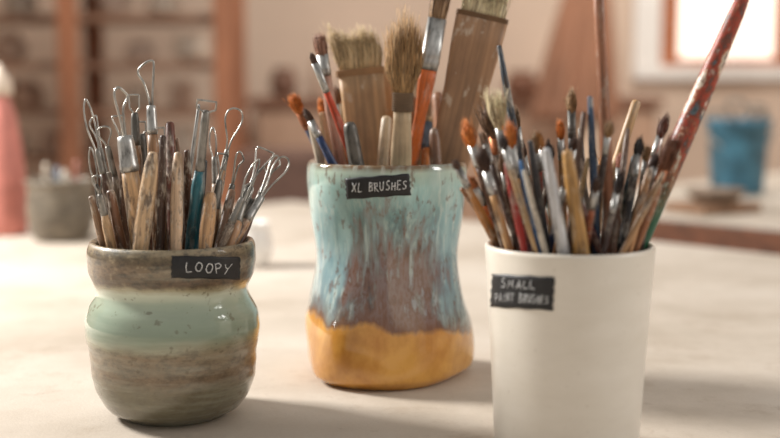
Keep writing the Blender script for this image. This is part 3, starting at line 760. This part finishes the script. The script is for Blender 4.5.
for i, (dx, dy, hh, c) in enumerate([(-0.022, 0.01, 0.100, (205, 190, 170)), (0.0, -0.015, 0.096, (110, 130, 150)), (0.02, 0.012, 0.104, (160, 90, 70)), (0.012, -0.02, 0.093, (215, 205, 190))]):
    V, Fc = loft([(0, .003, .003), (hh*0.5, .004, .004), (hh*0.9, .0045, .0045), (hh, .002, .002)], 10)
    o = add_mesh('modeling_tool', V, Fc, wood(c, 0.2), None, (gx.x+dx, 1.66+dy, 0.007)); tag(o, 'tool handle standing in a small grey-green pot', 'sculpting tool', 'tools in the small grey-green pot')
bx = at(4, 225, 1.72).x
hb = zat(88, 1.72)
e = empty('squeeze_bottle', (bx, 1.72, 0)); tag(e, 'pink plastic squeeze bottle with pale cap', 'bottle')
prof = [(0.030, 0), (0.033, 0.003), (0.034, 0.02), (0.033, hb*0.35), (0.029, hb*0.6), (0.022, hb*0.82), (0.015, hb*0.92), (0.012, hb*0.95), (0.001, hb*0.951)]
V, Fc = lathe(prof, 32); add_mesh('bottle_body', V, Fc, simple((206, 130, 118), 0.5, 0, 0.08), e)
prof = [(0.017, hb*0.951), (0.019, hb*0.97), (0.018, hb*1.05), (0.010, hb*1.1), (0.004, hb*1.16), (0.001, hb*1.165)]
V, Fc = lathe(prof, 24); add_mesh('cap', V, Fc, simple((224, 206, 188), 0.5, 0, 0.08), e)
wx = at(252, 245, 1.42).x
turned('ceramic_jar', wx, 1.42, 0, potprof(0.025, 0.052, 0.8, 1.0, 0.75), simple((240, 236, 230), 0.35, 0, 0.04), 'small white glazed jar on the canvas table', 'jar')

# shelving rack with pots
random.seed(21)
RY = 3.9
rx0, rx1 = xat(-60, RY), xat(238, RY)
rack = empty('shelving_rack', ((rx0+rx1)/2, RY, ZF)); tag(rack, 'tall reddish brown wooden drying rack full of pottery', 'shelf')
RW = simple((174, 116, 84), 0.65, 0, 0.2, (20, 20, 3)); RW2 = simple((146, 110, 88), 0.7, 0, 0.2, (3, 20, 20))
ZT = 1.15
midx = xat(78, RY)
cx = (rx0+rx1)/2
for xx in (rx0, midx, rx1-0.045):
    for yy in (-0.19, 0.15):
        box('post', xx-cx, xx-cx+0.055, yy, yy+0.04, 0, ZT-ZF, RW, rack)
svs = [300, 250, 203, 158, 110, 62, 14, -34, -80]
shelfz = []
for v in svs:
    z = zat(v, RY-0.15); shelfz.append(z)
    box('shelf_board', rx0-cx+0.057, rx1-cx-0.047, -0.148, 0.148, z-ZF-0.022, z-ZF, RW2, rack)
pc = [(232, 218, 200), (200, 168, 146), (216, 194, 174), (238, 230, 218), (184, 148, 124), (208, 184, 166), (196, 180, 162)]
for si, z in enumerate(shelfz):
    if si == 8: continue
    xx = rx0+0.12
    while xx < rx1-0.13:
        R = random.uniform(0.035, 0.06); H = random.uniform(0.06, 0.10)
        if not (midx-R-0.01 < xx < midx+0.055+R+0.01) and random.random() < 0.85:
            turned('ceramic_vessel', xx, RY-0.02, z+0.0005, potprof(R, H, random.uniform(0.5, 1.0), 1.0, random.uniform(0.55, 0.8)),
                   simple(random.choice(pc), 0.6, 0, 0.08), 'unglazed pottery vessel drying on a wooden rack shelf', 'pottery', 'pottery on the drying rack', 24)
        xx += R*2+random.uniform(0.03, 0.08)

# low cabinet along the back wall
cb0, cb1 = xat(262, 4.3), xat(640, 4.3); cbz = zat(98, 4.05)
cab = empty('wooden_cabinet', ((cb0+cb1)/2, 4.3, ZF)); tag(cab, 'long reddish brown wooden cabinet against the pink plaster wall', 'cabinet')
cc = (cb0+cb1)/2
CW = simple((172, 136, 112), 0.6, 0, 0.15, (8, 20, 2))
box('cabinet_body', cb0-cc, cb1-cc, -0.22, 0.22, 0, cbz-ZF-0.03, CW, cab)
box('cabinet_top', cb0-cc-0.02, cb1-cc+0.02, -0.25, 0.23, cbz-ZF-0.0299, cbz-ZF, simple((134, 94, 72), 0.5, 0, 0.15, (3, 20, 20)), cab)
nd = 4
for i in range(nd):
    a = cb0-cc+(cb1-cb0)*i/nd+0.015; b = cb0-cc+(cb1-cb0)*(i+1)/nd-0.015
    dd = box('cabinet_door', a, b, -0.238, -0.2201, 0.06, cbz-ZF-0.05, simple((180, 146, 122), 0.6, 0, 0.12, (8, 20, 2)), cab)
    V, Fc = lathe([(0.012, 0), (0.016, 0.006), (0.014, 0.014), (0.001, 0.016)], 16)
    kb = add_mesh('knob', [(v[0]+b-0.05, -0.2385-v[2], v[1]+0.55) for v in V], [tuple(reversed(f)) for f in Fc], simple((70, 50, 42), 0.4), dd)
for u, R, H, c in ((285, 0.05, 0.10, (120, 86, 68)), (322, 0.04, 0.14, (206, 180, 158)), (520, 0.06, 0.09, (130, 88, 66)), (556, 0.045, 0.12, (160, 114, 88)), (480, 0.03, 0.06, (215, 192, 170))):
    turned('clay_pot', xat(u, 4.25), 4.25, cbz+0.0005, potprof(R, H, 0.7), simple(c, 0.7, 0, 0.1), 'terracotta brown clay pot on a long wooden cabinet', 'pot', None, 24)
dbx = box('storage_box', -0.16, 0.16, -0.12, 0.12, 0, zat(150, 3.3)-ZF, simple((112, 84, 72), 0.8, 0, 0.15), None, (xat(300, 3.3), 3.3, ZF), 0.01)
tag(dbx, 'brown cardboard storage crate standing on the floor', 'box')

# hanging apron
ax = xat(583, 3.7)
V = []; Fc = []
nx, nz = 16, 22; z0a, z1a = zat(122, 3.7), zat(-60, 3.7)
for j in range(nz+1):
    t = j/nz
    for i in range(nx+1):
        s = i/nx-0.5
        wd = 0.27*(1-t)**0.7*0.9+0.05
        V.append((s*wd-0.05*(1-t)+0.03, 0.02*math.cos(s*22)*(1-t*0.6), z0a+(z1a-z0a)*t))
for j in range(nz):
    for i in range(nx):
        a = j*(nx+1)+i; Fc.append((a, a+1, a+nx+2, a+nx+1))
ap = add_mesh('apron', V, Fc, simple((158, 112, 86), 0.8, 0, 0.2, (8, 8, 2)), None, (ax, 3.797, 0))
sm = ap.modifiers.new('s', 'SOLIDIFY'); sm.thickness = 0.006
tag(ap, 'brown leather apron hanging on a wooden post', 'apron')
pst = box('wooden_post', -0.03, 0.03, -0.03, 0.03, 0, 2.0-ZF, simple((218, 190, 164), 0.7), None, (ax+0.03, 3.85, ZF))
tag(pst, 'slim pale wooden post beside the hanging apron', 'post')

# blue bucket on second table
by = 2.35
bxx = xat(737, by, 180)
e = empty('plastic_bucket', (bxx, by, 0.0)); tag(e, 'blue plastic bucket on the second table holding tools', 'bucket')
R = 31*by/F; Hh = zat(119, by)
prof = [(R*0.80, 0), (R*0.83, 0.003), (R*0.97, Hh*0.93), (R*1.06, Hh*0.94), (R*1.06, Hh), (R*0.95, Hh), (R*0.78, 0.006), (0.001, 0.006)]
V, Fc = lathe(prof, 40); add_mesh('bucket_body', V, Fc, simple((66, 114, 136), 0.45, 0, 0.4, (22, 22, 22)), e)
P = [Vector((R*1.09*math.cos(math.pi*i/16), -R*0.75*math.sin(math.pi*i/16), Hh*0.9-R*0.8*math.sin(math.pi*i/16))) for i in range(17)]
V, Fc = tube(P, 0.0025, Vector((0, 0.3, 1)).normalized(), 6); add_mesh('bucket_handle', V, Fc, HSTEEL, e)
for i, (dx, dy, hh, c, tx) in enumerate([(-0.03, 0.0, 0.15, (150, 140, 128), -0.2), (-0.008, 0.012, 0.17, (180, 168, 150), 0.05), (0.018, -0.004, 0.15, (140, 130, 120), 0.2), (0.03, 0.015, 0.16, (200, 186, 168), 0.12)]):
    ee = empty('sculpting_tool', (bxx+dx, by+dy, 0.012)); ee.rotation_euler = (0, tx*0.6, 0)
    V, Fc = loft([(0, .004, .004), (hh*0.5, .007, .007), (hh*0.75, .006, .006)], 10); add_mesh('handle', V, Fc, wood(c, 0.2), ee)
    V, Fc = tube([Vector((a, 0, hh*0.75+b)) for a, b in loopshape('round', 0.035, hh*0.25)], 0.003, Vector((0, 1, 0)), 6); add_mesh('wire_loop', V, Fc, HMID, ee)
    tag(ee, 'wire loop tool standing in a blue plastic bucket', 'sculpting tool', 'tools in the blue bucket')
o = box('wooden_board', -0.065, 0.065, -0.05, 0.05, 0.0005, 0.016, simple((150, 116, 90), 0.7, 0, 0.2, (60, 10, 10)), None, (xat(712, 2.02, 205), 2.02, 0.0), 0.002)
o.rotation_euler = (0, 0, 0.5); tag(o, 'small brown wooden board lying on the second table', 'board')
o = turned('clay_dish', xat(715, 2.02, 200), 2.02, 0.0165, [(0.03, 0), (0.045, 0.012), (0.05, 0.022), (0.046, 0.022), (0.03, 0.004), (0.001, 0.004)], simple((128, 108, 90), 0.6), 'shallow brown clay dish on a wooden board', 'dish')

# ------------------------------------------------------------ room
def plaster(col, name):
    m, nt, N, L, B = newmat(name)
    n = noise(N, L, coords(N, L, (1.2, 1.2, 1.2)), 1.0, 5)
    L.new(ramp(N, L, n, [(0.3, dk(col, 0.92)), (0.7, dk(col, 1.04))]), B.inputs['Base Color'])
    B.inputs['Roughness'].default_value = 0.9
    return m
WY = 4.65
wallm = plaster((217, 193, 172), 'pink_plaster')
wx0, wx1 = xat(655, WY), xat(790, WY)
wz0 = zat(66, WY); wz1 = 1.25
X0, X1, ZT2 = -2.4, 2.6, 2.0
V, Fc = merge([boxm(X0, wx0, WY, WY+0.15, ZF, ZT2), boxm(wx0, wx1, WY, WY+0.15, ZF, wz0), boxm(wx0, wx1, WY, WY+0.15, wz1, ZT2), boxm(wx1, X1, WY, WY+0.15, ZF, ZT2)])
def struct(o, lab, cat):
    o['kind'] = 'structure'; o['label'] = lab; o['category'] = cat
w = add_mesh('wall_back', V, Fc, wallm, None, None, False); struct(w, 'pinkish beige plaster wall with a window opening', 'wall')
w = box('wall_left', X0-0.15, X0, 1.6, WY+0.15, ZF, ZT2, wallm); struct(w, 'pinkish beige plaster side wall', 'wall')
w = box('wall_right', X1, X1+0.15, 0.5, WY+0.15, ZF, ZT2, wallm); struct(w, 'pinkish beige plaster side wall', 'wall')
w = box('floor', X0-0.15, X1+0.15, -2.5, WY+0.15, ZF-0.1, ZF, simple((166, 150, 136), 0.6, 0, 0.1, (2, 2, 2))); struct(w, 'brownish grey concrete studio floor', 'floor')
win = empty('window_1', ((wx0+wx1)/2, WY, wz0)); struct(win, 'bright daylit window with orange-brown wooden frame', 'window')
FW = simple((172, 98, 52), 0.5, 0, 0.15, (10, 10, 3))
fw = 0.075
h = wz1-wz0
hw_ = (wx1-wx0)/2
V, Fc = merge([boxm(-hw_, -hw_+fw, 0.01, 0.09, 0, h), boxm(hw_-fw, hw_, 0.01, 0.09, 0, h), boxm(-hw_+fw, hw_-fw, 0.01, 0.09, 0, 0.03), boxm(-hw_+fw, hw_-fw, 0.01, 0.09, h-0.05, h)])
add_mesh('window_frame', V, Fc, FW, win, None, False)
m, nt, N, L, Bn = newmat('daylit_frosted_glass')
Bn.inputs['Base Color'].default_value = S((250, 240, 226)); Bn.inputs['Emission Color'].default_value = S((255, 245, 230)); Bn.inputs['Emission Strength'].default_value = 1.1
box('window_pane', -hw_+fw, hw_-fw, 0.045, 0.055, 0.03, h-0.05, m, win)
tr = box('trim_1', xat(628, WY), wx1+0.1, WY-0.05, WY-0.0005, zat(79, WY), wz0, simple((242, 236, 228), 0.6, 0, 0.05)); struct(tr, 'white painted window sill', 'window sill')
tr = box('trim_2', xat(628, WY), wx0-0.002, WY-0.04, WY-0.0005, wz0+0.0005, wz1, simple((242, 236, 228), 0.6, 0, 0.05)); struct(tr, 'white painted window casing', 'trim')

# ------------------------------------------------------------ light
wd = bpy.data.worlds.new('studio_ambient'); scene.world = wd; wd.use_nodes = True
bg = wd.node_tree.nodes['Background']; bg.inputs[0].default_value = (1.0, 0.965, 0.93, 1); bg.inputs[1].default_value = 0.42
def area(name, loc, target, size, power, col, sy=None):
    l = bpy.data.lights.new(name, 'AREA'); l.energy = power; l.color = col; l.shape = 'RECTANGLE'; l.size = size; l.size_y = sy or size
    o = bpy.data.objects.new(name, l); COL.objects.link(o); o.location = loc
    o.rotation_euler = (Vector(target)-Vector(loc)).to_track_quat('-Z', 'Y').to_euler(); return o
area('window_and_fill_light', (-1.35, 1.35, 1.0), (0, 0.8, 0.05), 0.34, 53, (1.0, 0.98, 0.945))
area('window_and_fill_light', (1.3, 0.6, 0.75), (0.0, 0.85, 0.1), 0.28, 6.5, (1.0, 0.99, 0.97), 0.55)
area('window_and_fill_light', (0.8, 2.8, 1.8), (-0.2, 4.4, 0.3), 1.2, 46, (1.0, 0.965, 0.91))  # added fill lamp brightening the back wall, no window here

# ------------------------------------------------------------ camera
cd = bpy.data.cameras.new('camera'); co = bpy.data.objects.new('camera', cd); COL.objects.link(co)
co.location = CAM; co.rotation_euler = (math.radians(90)-PITCH, 0, 0)
cd.sensor_width = 36; cd.lens = 36*F/780; cd.clip_start = 0.02
cd.dof.use_dof = True; cd.dof.focus_distance = 0.785; cd.dof.aperture_fstop = 3.7
scene.camera = co
scene.view_settings.view_transform = 'Standard'
